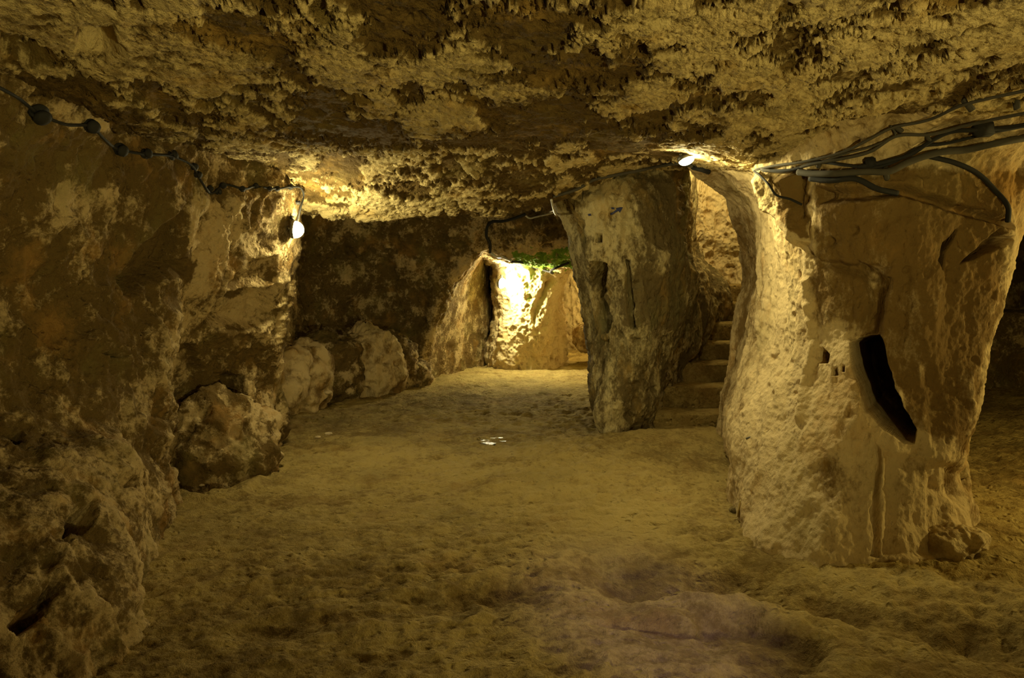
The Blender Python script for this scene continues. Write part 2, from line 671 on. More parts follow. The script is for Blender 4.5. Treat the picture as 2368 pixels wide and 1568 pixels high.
rows.append([Z(p, 7.5 if zback(p) < 3 else 7.3, min(2.55, zback(p)) if zback(p) < 3 else 3.2) for p in cp])
rows.append([Z(p, 9.0, zback(p)) for p in cp])
rows.append([Z(p, 11.0, zback(p)) for p in cp])
rows.append([Z(p, 14.0, 2.6) for p in cp])
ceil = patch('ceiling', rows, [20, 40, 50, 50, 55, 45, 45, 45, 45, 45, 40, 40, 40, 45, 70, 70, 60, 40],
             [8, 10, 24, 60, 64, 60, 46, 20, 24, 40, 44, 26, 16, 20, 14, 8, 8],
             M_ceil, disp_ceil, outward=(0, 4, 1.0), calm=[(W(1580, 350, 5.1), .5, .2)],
             dents=[([(180, 60), (260, 60), (290, 110), (240, 140), (180, 120)], 18, .10, 2, 4.5),
                    ([(0, 90), (60, 100), (150, 120), (160, 145), (60, 150), (0, 140)], 16, .09, 2, 4.5)],
             stains_and_light=[([(0, 180), (250, 200), (420, 300), (520, 350), (600, 330), (1320, 335), (1330, 300), (950, 270),
                       (640, 290), (560, 345), (500, 352), (600, 420), (0, 420)], 10, -.75),  # brown slope at the left, plus the unlit lip darkened in colour
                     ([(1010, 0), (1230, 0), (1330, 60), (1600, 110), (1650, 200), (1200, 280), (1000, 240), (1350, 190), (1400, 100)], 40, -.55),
                     ([(2050, 190), (2200, 170), (2180, 270), (2110, 290), (2050, 240)], 12, .8),
                     ([(40, 0), (640, 0), (560, 40), (300, 50), (60, 40)], 20, .5),
                     ([(1800, 130), (2300, 100), (2250, 250), (1900, 330), (1700, 330)], 40, .45),
                     ([(640, 490), (720, 465), (900, 470), (1000, 500), (850, 520), (700, 530)], 14, .8)])  # glow of the wall lamp painted into the ceiling colour
struct(ceil)

# ---------------------------------------------------------------- left wall and back wall (one continuous rock face)
zs = [-.25, .0, .25, .5, .8, 1.1, 1.4, 1.7, 2.0, 2.3, 2.6, 2.85]
L = {
    'c3': [(-60, 2.35), (-40, 2.45), (0, 2.6), (0, 2.95), (0, 3.5), (0, 3.7), (0, 3.75), (0, 3.7), (0, 3.58), (0, 3.35), (0, 3.1), (0, 3.0)],
    'c4': [(285, 2.75), (280, 2.95), (250, 3.1), (200, 3.5), (200, 4.0), (200, 4.2), (200, 4.3), (200, 4.22), (200, 4.15), (200, 3.98), (200, 3.7), (200, 3.5)],
    'c5': [(330, 3.8), (330, 3.9), (320, 3.95), (300, 4.1), (300, 4.45), (300, 4.6), (300, 4.65), (300, 4.6), (300, 4.55), (300, 4.5), (300, 4.3), (300, 4.2)],
    'd': [(402, 4.7), (400, 4.75), (398, 4.8), (393, 4.85), (388, 4.9), (385, 4.95), (398, 5.0), (442, 5.05), (460, 5.1), (468, 5.2), (470, 5.3), (470, 5.3)],
    'e': [(432, 5.7), (432, 5.7), (432, 5.75), (425, 5.75), (420, 5.65), (420, 5.5), (435, 5.3), (475, 5.3), (492, 5.35), (500, 5.45), (500, 5.6), (500, 5.6)],
    'f': [(530, 6.0), (530, 6.0), (525, 6.05), (520, 6.1), (520, 6.1), (530, 5.95), (540, 5.75), (560, 5.65), (575, 5.65), (580, 5.75), (580, 5.9), (580, 5.9)],
    'g': [(612, 6.3), (614, 6.3), (620, 6.4), (630, 6.5), (638, 6.5), (642, 6.42), (646, 6.3), (664, 6.2), (676, 6.2), (686, 6.25), (690, 6.3), (690, 6.3)],
    'h': [(618, 7.3), (620, 7.3), (628, 7.3), (638, 7.3), (640, 7.3), (642, 7.2), (640, 7.1), (652, 6.9), (664, 6.9), (672, 6.9), (680, 6.9), (680, 6.9)],
    'i': [(645, 8.9), (645, 8.9), (650, 9.0), (652, 9.1), (655, 9.2), (655, 9.2), (655, 9.2), (655, 9.2), (655, 9.2), (655, 9.2), (655, 9.2), (655, 9.2)],
    'j': [(715, 9.9), (718, 9.9), (720, 10.0), (720, 10.1), (720, 10.3), (720, 10.4), (720, 10.4), (720, 10.4), (720, 10.3), (720, 10.2), (720, 10.1), (720, 10.1)],
    'k': [(850, 10.3), (850, 10.4), (850, 10.5), (850, 10.7), (850, 10.9), (850, 10.95), (850, 10.9), (850, 10.85), (850, 10.75), (850, 10.6), (850, 10.5), (850, 10.5)],
    'l': [(930, 10.9), (930, 10.95), (932, 11.0), (935, 11.05), (940, 11.05), (950, 11.0), (965, 10.95), (985, 10.9), (1010, 10.8), (1030, 10.7), (1030, 10.6), (1030, 10.6)],
    'm': [(972, 11.0), (974, 11.0), (976, 11.0), (982, 11.0), (997, 11.0), (1022, 11.0), (1046, 11.0), (1082, 10.95), (1122, 10.9), (1150, 10.9), (1160, 10.9), (1160, 10.9)],
    'n': [(1028, 11.7), (1028, 11.7), (1030, 11.7), (1032, 11.7), (1040, 11.7), (1052, 11.7), (1066, 11.7), (1094, 11.7), (1128, 11.6), (1155, 11.6), (1165, 11.6), (1165, 11.6)],
    'o': [(1132, 13.4)] * 8 + [(1140, 13.3)] * 4,
    'p': [(1150, 16.5)] * 12,
}
rows = []
for i, z in enumerate(zs):
    lean = .25 * max(0, z - 1.6)
    r = [np.array([-3.2 + lean, -3.2, z]), np.array([-2.7 + lean - .4 * max(0, .8 - z), -.5, z]),
         np.array([-2.3 + lean + .35 * max(0, .9 - z), 1.4, z])]
    for k in 'c3 c4 c5 d e f g h i j k l m n o p'.split():
        r.append(Z(*L[k][i], z))
    rows.append(r)
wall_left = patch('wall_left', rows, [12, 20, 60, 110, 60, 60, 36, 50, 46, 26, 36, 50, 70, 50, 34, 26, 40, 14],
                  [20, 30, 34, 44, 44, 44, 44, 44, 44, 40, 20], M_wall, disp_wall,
                  calm=[(W(685, 530, 6.2), .45, .12), (W(1080, 720, 12.3), 1.4, .35)],
                  dents=[
                      ([(265, 640), (330, 560), (400, 500), (440, 470), (448, 560), (440, 640), (360, 655), (285, 690)], 26, .20, 3.5, 6),
                      ([(160, 1185), (205, 1170), (208, 1220), (175, 1240), (130, 1252)], 12, .30, 2, 5),
                      ([(40, 1415), (110, 1355), (130, 1380), (80, 1440), (30, 1480), (0, 1460)], 14, .12, 1.5, 4.5),
                      ([(80, 1405), (112, 1408), (105, 1425), (85, 1420)], 6, .12, 1.5, 4.5),
                      ([(478, 700), (510, 672), (560, 662), (600, 668), (640, 655), (636, 740), (600, 768), (500, 760), (470, 745)], 14, .16, 4.5, 7.2),
                      ([(575, 600), (640, 590), (636, 655), (560, 662), (505, 672), (520, 640)], 14, .07, 4.5, 7),
                      ([(388, 850), (395, 800), (440, 790), (470, 850), (475, 960), (430, 1060), (400, 1090), (398, 990)], 12, .10, 4.6, 6.5),
                      ([(500, 880), (520, 860), (560, 870), (565, 930), (540, 940), (510, 920)], 12, .22, 5, 7),
                      ([(25, 995), (55, 990), (60, 1015), (35, 1020)], 8, .10, 3, 5),
                      ([(275, 1000), (305, 1000), (300, 1018), (275, 1018)], 6, .08, 3, 6),
                      ([(240, 1110), (290, 1125), (285, 1150), (250, 1145)], 10, .08, 3, 6),
                      ([(235, 812), (280, 815), (285, 822), (240, 822)], 5, .06, 3, 6),
                      ([(45, 1090), (70, 1092), (65, 1102), (45, 1102)], 5, .07, 2.5, 6),
                      ([(556, 532), (600, 528), (640, 548), (630, 590), (560, 560)], 14, .03, 4.5, 7),
                      ([(900, 620), (1000, 620), (1000, 760), (870, 780), (780, 760), (800, 700)], 40, .15, 9.5, 12),
                  ],
                  stains_and_light=[
                      ([(480, 690), (560, 665), (640, 670), (640, 750), (500, 760)], 10, .8),
                      ([(450, 450), (560, 450), (560, 600), (500, 660), (400, 800), (385, 1000), (380, 850), (430, 640)], 16, .7),  # cream pier, with its lit edge painted paler
                      ([(640, 640), (668, 620), (665, 800), (640, 800)], 6, .8),
                      ([(265, 640), (330, 560), (400, 500), (440, 470), (448, 560), (440, 640), (360, 655), (285, 690)], 10, -.9),  # shade inside the recess painted darker
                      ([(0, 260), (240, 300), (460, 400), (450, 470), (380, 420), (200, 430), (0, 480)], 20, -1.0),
                      ([(700, 560), (1120, 500), (1040, 680), (990, 850), (820, 780), (700, 760)], 40, -.3),
                      ([(1028, 850), (1050, 700), (1130, 600), (1150, 850)], 10, -.2),  # jamb darkened in colour to hold down the far lamp's light
                      ([(910, 590), (975, 590), (980, 625), (920, 632)], 8, .7),
                      ([(1040, 520), (1070, 520), (1072, 545), (1040, 542)], 6, .7),
                      ([(970, 650), (1000, 640), (995, 670), (975, 668)], 6, .7),
                      ([(640, 830), (700, 800), (720, 900), (650, 920)], 12, .5),
                  ])
struct(wall_left)

# ---------------------------------------------------------------- rock above the far opening
lp = [1085, 1125, 1165, 1230, 1300, 1350, 1400, 1450]
lo = (.9, .35, .1, 0, 0, 0, 0, 0)
rows = [[Z(p, 10.7 + q, 2.75) for p, q in zip(lp, lo)],
        [W(p, 480, 10.5 + q) for p, q in zip(lp, lo)],
        [W(p, 530, 10.6 + q) for p, q in zip(lp, lo)],
        [W(p, y, 10.8 + q) for p, y, q in zip(lp, (560, 562, 570, 572, 578, 585, 590, 595), lo)],
        [W(p, y, 11.2 + q) for p, y, q in zip(lp, (575, 582, 592, 592, 598, 604, 605, 605), lo)],
        [W(p, y, 12.0) for p, y in zip(lp, (590, 596, 604, 606, 606, 610, 610, 610))],
        [W(p, y, 13.2) for p, y in zip(lp, (600, 606, 616, 622, 616, 610, 610, 610))],
        [Z(p, 14.2, 1.9) for p in lp],
        [Z(p, 17.5, 2.0) for p in lp]]
lintel = patch('wall_lintel', rows, [20, 30, 40, 40, 30, 24, 16], [20, 24, 24, 24, 40, 40, 24, 16], M_wall, disp_rough,
               outward=(0, 9, .6),
               moss=[([(1185, 580), (1330, 575), (1335, 618), (1240, 632), (1190, 616)], 8, 1.5)],
               stains_and_light=[([(1110, 570), (1340, 560), (1340, 640), (1110, 640)], 20, .5), ([(1060, 480), (1400, 470), (1400, 555), (1060, 555)], 20, -.5)])  # lamplit lower edge painted paler, upper rock darker
struct(lintel)

# ---------------------------------------------------------------- far room
fp = [(1060, 15.5), (1150, 16.2), (1250, 16.4), (1330, 16.0), (1380, 15.4), (1430, 14.2), (1440, 12.5), (1440, 11)]
rows = [[Z(p, d, z) for p, d in fp] for z in (-.2, .4, .9, 1.4, 2.0, 2.4)]
struct(patch('wall_back', rows, [20, 30, 30, 30, 30, 20, 12], [24, 24, 24, 24, 12], M_far, disp_rough))

rows = []
for z, f in ((-.2, [(1118, 13.1), (1165, 12.5), (1245, 12.55), (1290, 13.1), (1290, 13.9), (1150, 13.9)]),
             (.2, [(1122, 13.1), (1168, 12.45), (1248, 12.55), (1293, 13.1), (1288, 13.9), (1150, 13.9)]),
             (.6, [(1134, 13.1), (1172, 12.5), (1250, 12.5), (1293, 13.1), (1288, 13.9), (1160, 13.9)]),
             (1.0, [(1158, 13.1), (1180, 12.6), (1258, 12.5), (1293, 13.1), (1288, 13.9), (1172, 13.9)]),
             (1.35, [(1148, 13.0), (1182, 12.6), (1268, 12.5), (1297, 13.1), (1290, 13.9), (1160, 13.9)]),
             (1.7, [(1140, 13.0), (1180, 12.5), (1278, 12.5), (1308, 13.0), (1302, 13.9), (1160, 13.9)]),
             (2.1, [(1120, 13.0), (1180, 12.4), (1285, 12.4), (1322, 13.0), (1318, 13.9), (1150, 13.9)])):
    rows.append([Z(p, d, z) for p, d in f])
far_pillar = patch('rock_pillar', rows, [30, 60, 40, 20, 20, 20], [34, 34, 40, 34, 34, 24], M_far, disp_rough, closed=True,
                   dents=[([(1226, 720), (1262, 640), (1280, 640), (1262, 700), (1235, 760)], 10, .10, 12, 14)],
                   moss=[([(1215, 640), (1240, 620), (1240, 700), (1225, 720)], 8, .45)])
tag(far_pillar, 'pale pillar of rough rock beneath the glaring far lamp in the back room', 'rock pillar')

# ---------------------------------------------------------------- central pillar
CL = {
    -.25: [(1392, 7.5), (1412, 7.1), (1465, 7.2), (1512, 7.62), (1535, 8.0), (1580, 8.7), (1640, 9.5)],
    .0: [(1388, 7.5), (1412, 7.12), (1465, 7.25), (1512, 7.65), (1535, 8.0), (1580, 8.7), (1640, 9.5)],
    .25: [(1374, 7.5), (1396, 7.15), (1458, 7.15), (1512, 7.6), (1548, 7.95), (1592, 8.55), (1645, 9.4)],
    .5: [(1378, 7.5), (1402, 7.15), (1458, 7.1), (1525, 7.55), (1560, 7.95), (1602, 8.5), (1650, 9.3)],
    .8: [(1382, 7.5), (1412, 7.15), (1470, 7.05), (1538, 7.5), (1585, 8.0), (1622, 8.55), (1662, 9.3)],
    1.1: [(1376, 7.5), (1412, 7.2), (1480, 7.0), (1550, 7.45), (1602, 8.0), (1645, 8.6), (1678, 9.3)],
    1.4: [(1354, 7.55), (1405, 7.2), (1480, 7.0), (1555, 7.4), (1598, 7.9), (1640, 8.8), (1685, 9.4)],
    1.7: [(1332, 7.5), (1368, 7.1), (1470, 6.98), (1558, 7.3), (1586, 7.65), (1596, 8.8), (1610, 9.8)],
    2.0: [(1316, 7.5), (1345, 7.15), (1450, 7.0), (1556, 7.3), (1584, 7.6), (1588, 8.8), (1600, 9.8)],
    2.25: [(1290, 7.5), (1320, 7.15), (1440, 7.05), (1554, 7.3), (1584, 7.6), (1588, 8.8), (1600, 9.8)],
    2.5: [(1250, 7.6), (1290, 7.3), (1430, 7.2), (1550, 7.4), (1582, 7.7), (1588, 8.8), (1600, 9.8)],
    3.3: [(1240, 7.7), (1290, 7.4), (1430, 7.3), (1550, 7.5), (1582, 7.8), (1588, 8.8), (1600, 9.8)],
}
rows = []
for z, f in CL.items():
    l0 = f[0][0]
    f = f + [(1620, 10.8), (1500, 11.2), (max(1412, l0 + 30), 10.8), (l0 + 26, 9.0)]
    rows.append([Z(p, d, z) for p, d in f])
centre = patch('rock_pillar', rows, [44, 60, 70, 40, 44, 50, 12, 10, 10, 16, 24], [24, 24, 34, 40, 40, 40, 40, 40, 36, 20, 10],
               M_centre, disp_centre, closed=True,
               dents=[([(1372, 600), (1404, 610), (1402, 690), (1420, 740), (1412, 770), (1395, 775), (1378, 690)], 8, .55, 6.8, 8.2),
                      ([(1395, 790), (1412, 785), (1412, 812), (1395, 820)], 6, .12, 6.8, 8.2),
                      ([(1380, 540), (1396, 540), (1396, 562), (1382, 560)], 5, .08, 6.8, 8.2),
                      ([(1550, 392), (1592, 392), (1592, 600), (1560, 540)], 6, .14, 6.8, 8.4),
                      ([(1445, 600), (1460, 600), (1475, 760), (1460, 760)], 6, .07, 6.8, 8)],
               stains_and_light=[([(1330, 460), (1440, 400), (1470, 520), (1440, 640), (1370, 560), (1340, 520)], 16, .7),
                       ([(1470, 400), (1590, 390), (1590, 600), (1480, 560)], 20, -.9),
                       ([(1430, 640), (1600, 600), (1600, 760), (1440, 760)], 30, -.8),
                       ([(1380, 960), (1440, 920), (1450, 990), (1400, 1020)], 12, .5)])
tag(centre, 'broad grey-green rock pillar between the far opening and the stone steps', 'rock pillar')

# ---------------------------------------------------------------- stairwell wall
sp = [(1540, 9.6), (1590, 9.9), (1640, 10.0), (1700, 9.95), (1750, 9.7), (1800, 9.0), (1810, 8.2), (1790, 7.4)]
rows = [[Z(p + 3 * math.sin(z * 5 + p), d - .12 * max(0, 1.6 - z), z) for p, d in sp] for z in (-.2, .7, 1.2, 1.6, 2.0, 2.5, 3.0, 3.8)]
struct(patch('wall_stairwell', rows, [24, 50, 50, 40, 30, 24, 16], [20, 30, 40, 50, 60, 50, 20], M_far, disp_rough,
             stains_and_light=[([(1580, 380), (1720, 380), (1720, 700), (1580, 700)], 10, -.15)]))

# ---------------------------------------------------------------- right pillar
RP = {
    -.25: [(1650, 7.4), (1684, 6.6), (1700, 5.3), (1738, 4.3), (1890, 4.0), (2080, 3.98), (2235, 4.25), (2190, 5.5), (1950, 7.3)],
    .0: [(1652, 7.4), (1686, 6.6), (1701, 5.25), (1742, 4.32), (1890, 4.05), (2080, 4.03), (2243, 4.28), (2190, 5.5), (1950, 7.3)],
    .22: [(1660, 7.3), (1688, 6.6), (1700, 5.25), (1765, 4.45), (1895, 4.15), (2075, 4.1), (2226, 4.35), (2180, 5.5), (1950, 7.3)],
    .45: [(1676, 7.2), (1692, 6.5), (1694, 5.3), (1785, 4.55), (1900, 4.25), (2075, 4.15), (2222, 4.35), (2180, 5.5), (1950, 7.3)],
    .7: [(1692, 7.2), (1712, 6.5), (1720, 5.35), (1822, 4.6), (1930, 4.3), (2080, 4.2), (2246, 4.35), (2190, 5.5), (1950, 7.3)],
    .95: [(1704, 7.15), (1722, 6.5), (1758, 5.4), (1852, 4.6), (1960, 4.35), (2110, 4.3), (2266, 4.4), (2200, 5.5), (1960, 7.3)],
    1.2: [(1718, 7.1), (1735, 6.5), (1772, 5.45), (1866, 4.6), (1985, 4.4), (2130, 4.3), (2288, 4.4), (2220, 5.5), (1970, 7.3)],
    1.45: [(1732, 7.1), (1752, 6.5), (1786, 5.5), (1868, 4.6), (2000, 4.4), (2145, 4.3), (2312, 4.4), (2240, 5.5), (1980, 7.3)],
    1.7: [(1726, 7.0), (1750, 6.5), (1786, 5.5), (1858, 4.6), (1985, 4.35), (2160, 4.3), (2338, 4.4), (2260, 5.5), (1990, 7.3)],
    1.95: [(1712, 6.9), (1738, 6.4), (1776, 5.5), (1830, 4.75), (1960, 4.35), (2180, 4.3), (2380, 4.45), (2300, 5.5), (2000, 7.3)],
    2.12: [(1698, 6.8), (1722, 6.3), (1756, 5.45), (1800, 4.8), (1950, 4.4), (2200, 4.3), (2480, 4.5), (2400, 5.5), (2020, 7.3)],
    2.3: [(1655, 6.6), (1675, 6.1), (1700, 5.35), (1765, 4.85), (1950, 4.3), (2220, 4.1), (2650, 4.5), (2550, 5.5), (2040, 7.3)],
    2.42: [(1600, 6.4), (1608, 6.0), (1620, 5.25), (1720, 4.85), (1950, 4.1), (2240, 3.9), (2800, 4.5), (2650, 5.5), (2060, 7.3)],
    2.75: [(1600, 6.4), (1608, 6.1), (1630, 5.4), (1750, 5.0), (1950, 4.4), (2240, 4.2), (2800, 4.6), (2650, 5.5), (2060, 7.3)],
}
rows = [[Z(p, d, z) for p, d in f] for z, f in RP.items()]
crest_stain = ([(1880, 780), (1990, 780), (2010, 960), (1960, 1020), (1900, 900)], 24, -.4)
crescent = [(1968, 800), (1985, 780), (2035, 775), (2045, 830), (2062, 900), (2085, 950), (2112, 985), (2110, 1022),
            (2085, 1025), (2040, 990), (2000, 950), (1985, 900), (1972, 850)]
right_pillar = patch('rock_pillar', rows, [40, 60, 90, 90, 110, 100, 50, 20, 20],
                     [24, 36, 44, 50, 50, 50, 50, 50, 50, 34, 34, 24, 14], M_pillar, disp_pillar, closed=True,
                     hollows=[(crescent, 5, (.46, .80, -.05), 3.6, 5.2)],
                     dents=[([(1882, 808), (1900, 802), (1918, 818), (1912, 836), (1892, 838), (1880, 824)], 7, .22, 3.6, 5),
                            ([(1925, 850), (1940, 850), (1942, 868), (1928, 868)], 5, .06, 3.6, 5),
                            ([(1950, 845), (1960, 848), (1958, 862), (1950, 860)], 4, .06, 3.6, 5),
                            ([(2160, 600), (2172, 560), (2210, 528), (2200, 550), (2180, 580), (2172, 625)], 8, .14, 3.6, 5),
                            ([(2215, 612), (2245, 580), (2300, 530), (2330, 550), (2290, 580), (2240, 605)], 8, .12, 3.6, 5),
                            ([(1985, 600), (2060, 640), (2040, 780), (1975, 800), (1960, 780), (2010, 700)], 22, .08, 3.6, 5),
                            ([(2022, 1020), (2034, 1035), (2040, 1090), (2028, 1150), (2036, 1230), (2040, 1290), (2010, 1290), (2018, 1235), (2004, 1180), (2020, 1120), (2024, 1070)], 9, .06, 3.6, 5),
                            ([(2040, 1040), (2140, 1060), (2200, 1160), (2180, 1290), (2040, 1290)], 16, .035, 3.6, 5),
                            ([(2140, 1060), (2262, 1080), (2240, 1150), (2222, 1175), (2190, 1160), (2150, 1140)], 22, .05, 3.6, 5.2),
                            ([(1860, 560), (1900, 600), (2060, 610), (2040, 660), (1900, 620)], 18, .06, 3.6, 5),
                            ([(1858, 640), (1880, 640), (1890, 820), (1870, 980), (1846, 980), (1862, 820)], 14, -.05, 3.6, 5.2),
                            ([(1770, 390), (1850, 400), (1880, 560), (1860, 575), (1800, 470)], 12, -.10, 4, 5.6),
                            ([(1890, 430), (2090, 430), (2330, 500), (2330, 530), (2080, 460), (1900, 470)], 14, .08, 3.6, 5)],
                     stains_and_light=[([(1790, 540), (1860, 560), (1880, 700), (1860, 1000), (1840, 1250), (1760, 1290), (1690, 1100), (1700, 1000), (1760, 820), (1790, 650)], 14, .5),  # cream left side, painted paler where the lamp lights it
                             ([(1885, 380), (2400, 380), (2330, 560), (2260, 1060), (2100, 1000), (1990, 780), (1880, 780)], 30, -1.0),  # brown front face, its shadow painted in as a darker tone
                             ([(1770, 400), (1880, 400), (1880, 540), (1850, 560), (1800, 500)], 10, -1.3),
                             crest_stain,
                             ([(1950, 660), (2060, 560), (1990, 780), (1960, 760)], 20, .1),
                             ([(1880, 1040), (1960, 1020), (1980, 1280), (1880, 1280)], 30, -.45),
                             ([(2080, 1060), (2150, 1060), (2100, 1280), (2060, 1280)], 20, -.3),
                             ([(2140, 1160), (2240, 1150), (2250, 1300), (2120, 1300)], 14, .6),  # side light on the foot painted in as a paler tone
                             ([(1690, 450), (1760, 500), (1770, 700), (1720, 880), (1700, 700)], 10, -.15)])
tag(right_pillar, 'large tapering rock pillar at the right with a dark crescent hollow', 'rock pillar')

# ---------------------------------------------------------------- right passage and the side behind the camera
rp = [(5.2, -3.2), (5.0, 0), (5.4, 3), (6.5, 5.5), (8, 8), (8.4, 10.0), (7.6, 10.5), (6.7, 10.5), (6, 10.4), (5, 10.5), (3.6, 10.8), (2.6, 11.2)]
rows = [[np.array([x, y, z]) for x, y in rp] for z in (-.2, .4, .9, 1.4, 1.9, 2.4, 2.9)]
struct(patch('wall_right', rows, [8, 10, 10, 14, 20, 40, 60, 60, 60, 40, 10], [16, 20, 20, 20, 20, 10], M_wall, disp_wall,
             dents=[([(2325, 540), (2440, 540), (2440, 722), (2325, 722)], 4, 1.1, 9.5, 12)]))
rows = [[np.array([x, -3.1 + .2 * math.sin(x * 2 + z), z]) for x in (-3.6, -1.8, 0, 1.8, 3.6, 5.4)] for z in (-.2, .8, 1.6, 2.7)]
struct(patch('wall_front', rows, [20] * 5, [16] * 3, M_wall, disp_wall, outward=(0, 3, 1)))


# ---------------------------------------------------------------- lumps of rock
def boulder(name, c, r, mat, label, seed=0.0, sq=2.4, n=(110, 70), amp=1.0, cat='rock'):
    th = np.linspace(0, 2 * np.pi, n[0], endpoint=False)
    ph = np.linspace(-np.pi / 2 + .02, np.pi / 2 - .02, n[1])
    e = 2 / sq

    def pw(v):
        return np.sign(v) * np.abs(v) ** e
    T, PH = np.meshgrid(th, ph)
    S = np.stack([pw(np.cos(PH)) * pw(np.cos(T)) * r[0], pw(np.cos(PH)) * pw(np.sin(T)) * r[1], pw(np.sin(PH)) * r[2]], -1) + np.array(c)
    N = normals_of(S, True)
    if ((S - np.array(c)) * N).sum() < 0:
        N = -N
        S = S[:, ::-1].copy()
        N = N[:, ::-1]
    P = S.reshape(-1, 3)
    k = min(r) / .35 * amp
    k2 = min(1, k)
    d = (fbm(P, .34 * k, 3, .55, seed) * .10 + ridge(P, .2 * k, 2, .5, seed + 3) * .02 - pits(P, .13 * k, .42, seed) * .035) * k + micro(P) * k2 * 2 + ridge(P, .12, 3, .6, seed) * .016 * k2
    rel = np.clip(fbm(P, .15, 3, .5, seed + 8), -1, 1)
    Q = P + N.reshape(-1, 3) * d[:, None]
    z = np.zeros(len(P))
    o = grid_mesh(name, Q.reshape(S.shape), True, mat, None, {'relief': rel, 'stain_and_light': z, 'moss': z})
    return tag(o, label, cat)


def gz(px, py, up):
    g = G(px, py)
    return (g[0], g[1], up)


boulder('boulder', Z(500, 6.0, .08), (.43, .45, .55), M_wall, 'pitted boulder slumped against the left wall above the round floor pit', 1.0, 1.9, (190, 120), 1.0)
boulder('boulder', Z(590, 6.75, .38), (.19, .28, .45), M_wall, 'narrow upright rock stump under the white plastered niche on the left', 5.0, 3.2, (110, 100), 1.4)
boulder('boulder', Z(675, 8.75, .26), (.40, .58, .42), M_pillar, 'smooth rounded ledge of rock left of the dark low hollow', 9.0, 2.2, (130, 90), 1.3)
boulder('boulder', Z(745, 9.75, .36), (.52, .42, .42), M_wall, 'long low boulder with reddish top at foot of the back wall', 13.0, 2.6, (120, 80))
boulder('boulder', Z(845, 10.1, .30), (.48, .38, .48), M_pillar, 'pale holed boulder, tallest in the row along the back wall', 17.0, 2.2, (140, 90))
boulder('boulder', Z(912, 10.5, .32), (.30, .30, .38), M_wall, 'squat boulder right of the pale holed one by the back wall', 21.0, 2.6, (110, 70))
boulder('boulder', Z(958, 10.75, .14), (.22, .3, .2), M_wall, 'smallest boulder of the row, beside the far opening', 25.0, 2.4, (80, 60))
boulder('boulder', Z(1362, 13.6, .42), (.26, .3, .24), M_far, 'round rock beside the lit strip in the far room', 31.0, 2.2, (70, 50))
boulder('boulder', Z(2192, 4.20, .03), (.20, .14, .10), M_far, 'rounded foot stone at the right base of the large pillar', 35.0, 2.3, (120, 80), 1.2)

# ---------------------------------------------------------------- steps
stairs = bpy.data.objects.new('stone_staircase', None)
stairs.location = Z(1590, 7.7, 0)
C.objects.link(stairs)
tag(stairs, 'worn rock-cut steps climbing away between the central and right pillars', 'staircase')
steps = [(.19, 7.46, 1500, 1668), (.40, 7.80, 1540, 1690), (.60, 8.13, 1575, 1715), (.80, 8.42, 1618, 1730),
         (.99, 8.74, 1640, 1745), (1.20, 9.02, 1660, 1755), (1.41, 9.25, 1685, 1765)]
for i, (top, d, xl, xr) in enumerate(steps):
    dn = 10.2 if i == 6 else steps[i + 1][1] + .12
    a, b = Z(xl, d, top), Z(xr, d, top)
    x0, x1 = a[0] - .12, b[0] + .15
    prof = [(d + .03, top - .62), (d + .012, top - .2), (d + .004, top - .05), (d + .010, top - .02), (d + .035, top - .004), (d + .08, top),
            (dn, top + .004), (dn, top - .4)]
    A = np.array([[np.array([x, y, z]) for (y, z) in prof] for x in np.linspace(x0, x1, 6)])
    S = hermite(A, 0, [16] * 5)
    # keep corners of the profile crisp enough: linear between profile points
    out = []
    for k in range(len(prof) - 1):
        c = [14, 10, 4, 4, 4, 24, 4][k]
        t = np.linspace(0, 1, c, endpoint=False).reshape(1, -1, 1)
        out.append(S[:, k:k + 1] * (1 - t) + S[:, k + 1:k + 2] * t)
    out.append(S[:, -1:])
    S = np.concatenate(out, 1)
    P = S.reshape(-1, 3)
    bowed = .035 * np.cos((P[:, 0] - (x0 + x1) / 2) / (x1 - x0) * 3)
    P = P + np.stack([0 * bowed, -bowed + .02 * fbm(P, .35, 3, .5, i), .014 * fbm(P, .4, 3, .5, i + 5)], -1)
    z = np.zeros(len(P))
    o = grid_mesh('step', P.reshape(S.shape), False, M_floor, None, {'relief': z, 'stain_and_light': z, 'moss': z})
    o.parent = stairs
    o.matrix_parent_inverse.identity()
    o.location = -Vector(stairs.location)

# ---------------------------------------------------------------- things fixed to the rock
bpy.context.view_layer.update()
dg = bpy.context.evaluated_depsgraph_get()


def hit(px, py, lift=.012):
    r = Vector(ray(px, py)).normalized()
    ok, loc, nrm, idx, ob, mt = SC.ray_cast(dg, Vector(CAM), r)
    if not ok:
        return Vector(W(px, py, 5)), -r
    if nrm.dot(r) > 0:
        nrm = -nrm
    return loc + nrm * lift, nrm


def mesh_obj(name, bm, mat, parent=None, smooth=True):
    me = bpy.data.meshes.new(name)
    bm.to_mesh(me)
    bm.free()
    if smooth:
        for p in me.polygons:
            p.use_smooth = True
    me.materials.append(mat)
    o = bpy.data.objects.new(name, me)
    C.objects.link(o)
    if parent:
        o.parent = parent
    return o


def smooth_path(pts, n=10):
    A = np.array([list(p) for p in pts], float)[:, None, :]
    return [Vector(p) for p in hermite(A, 0, [n] * (len(pts) - 1))[:, 0]]


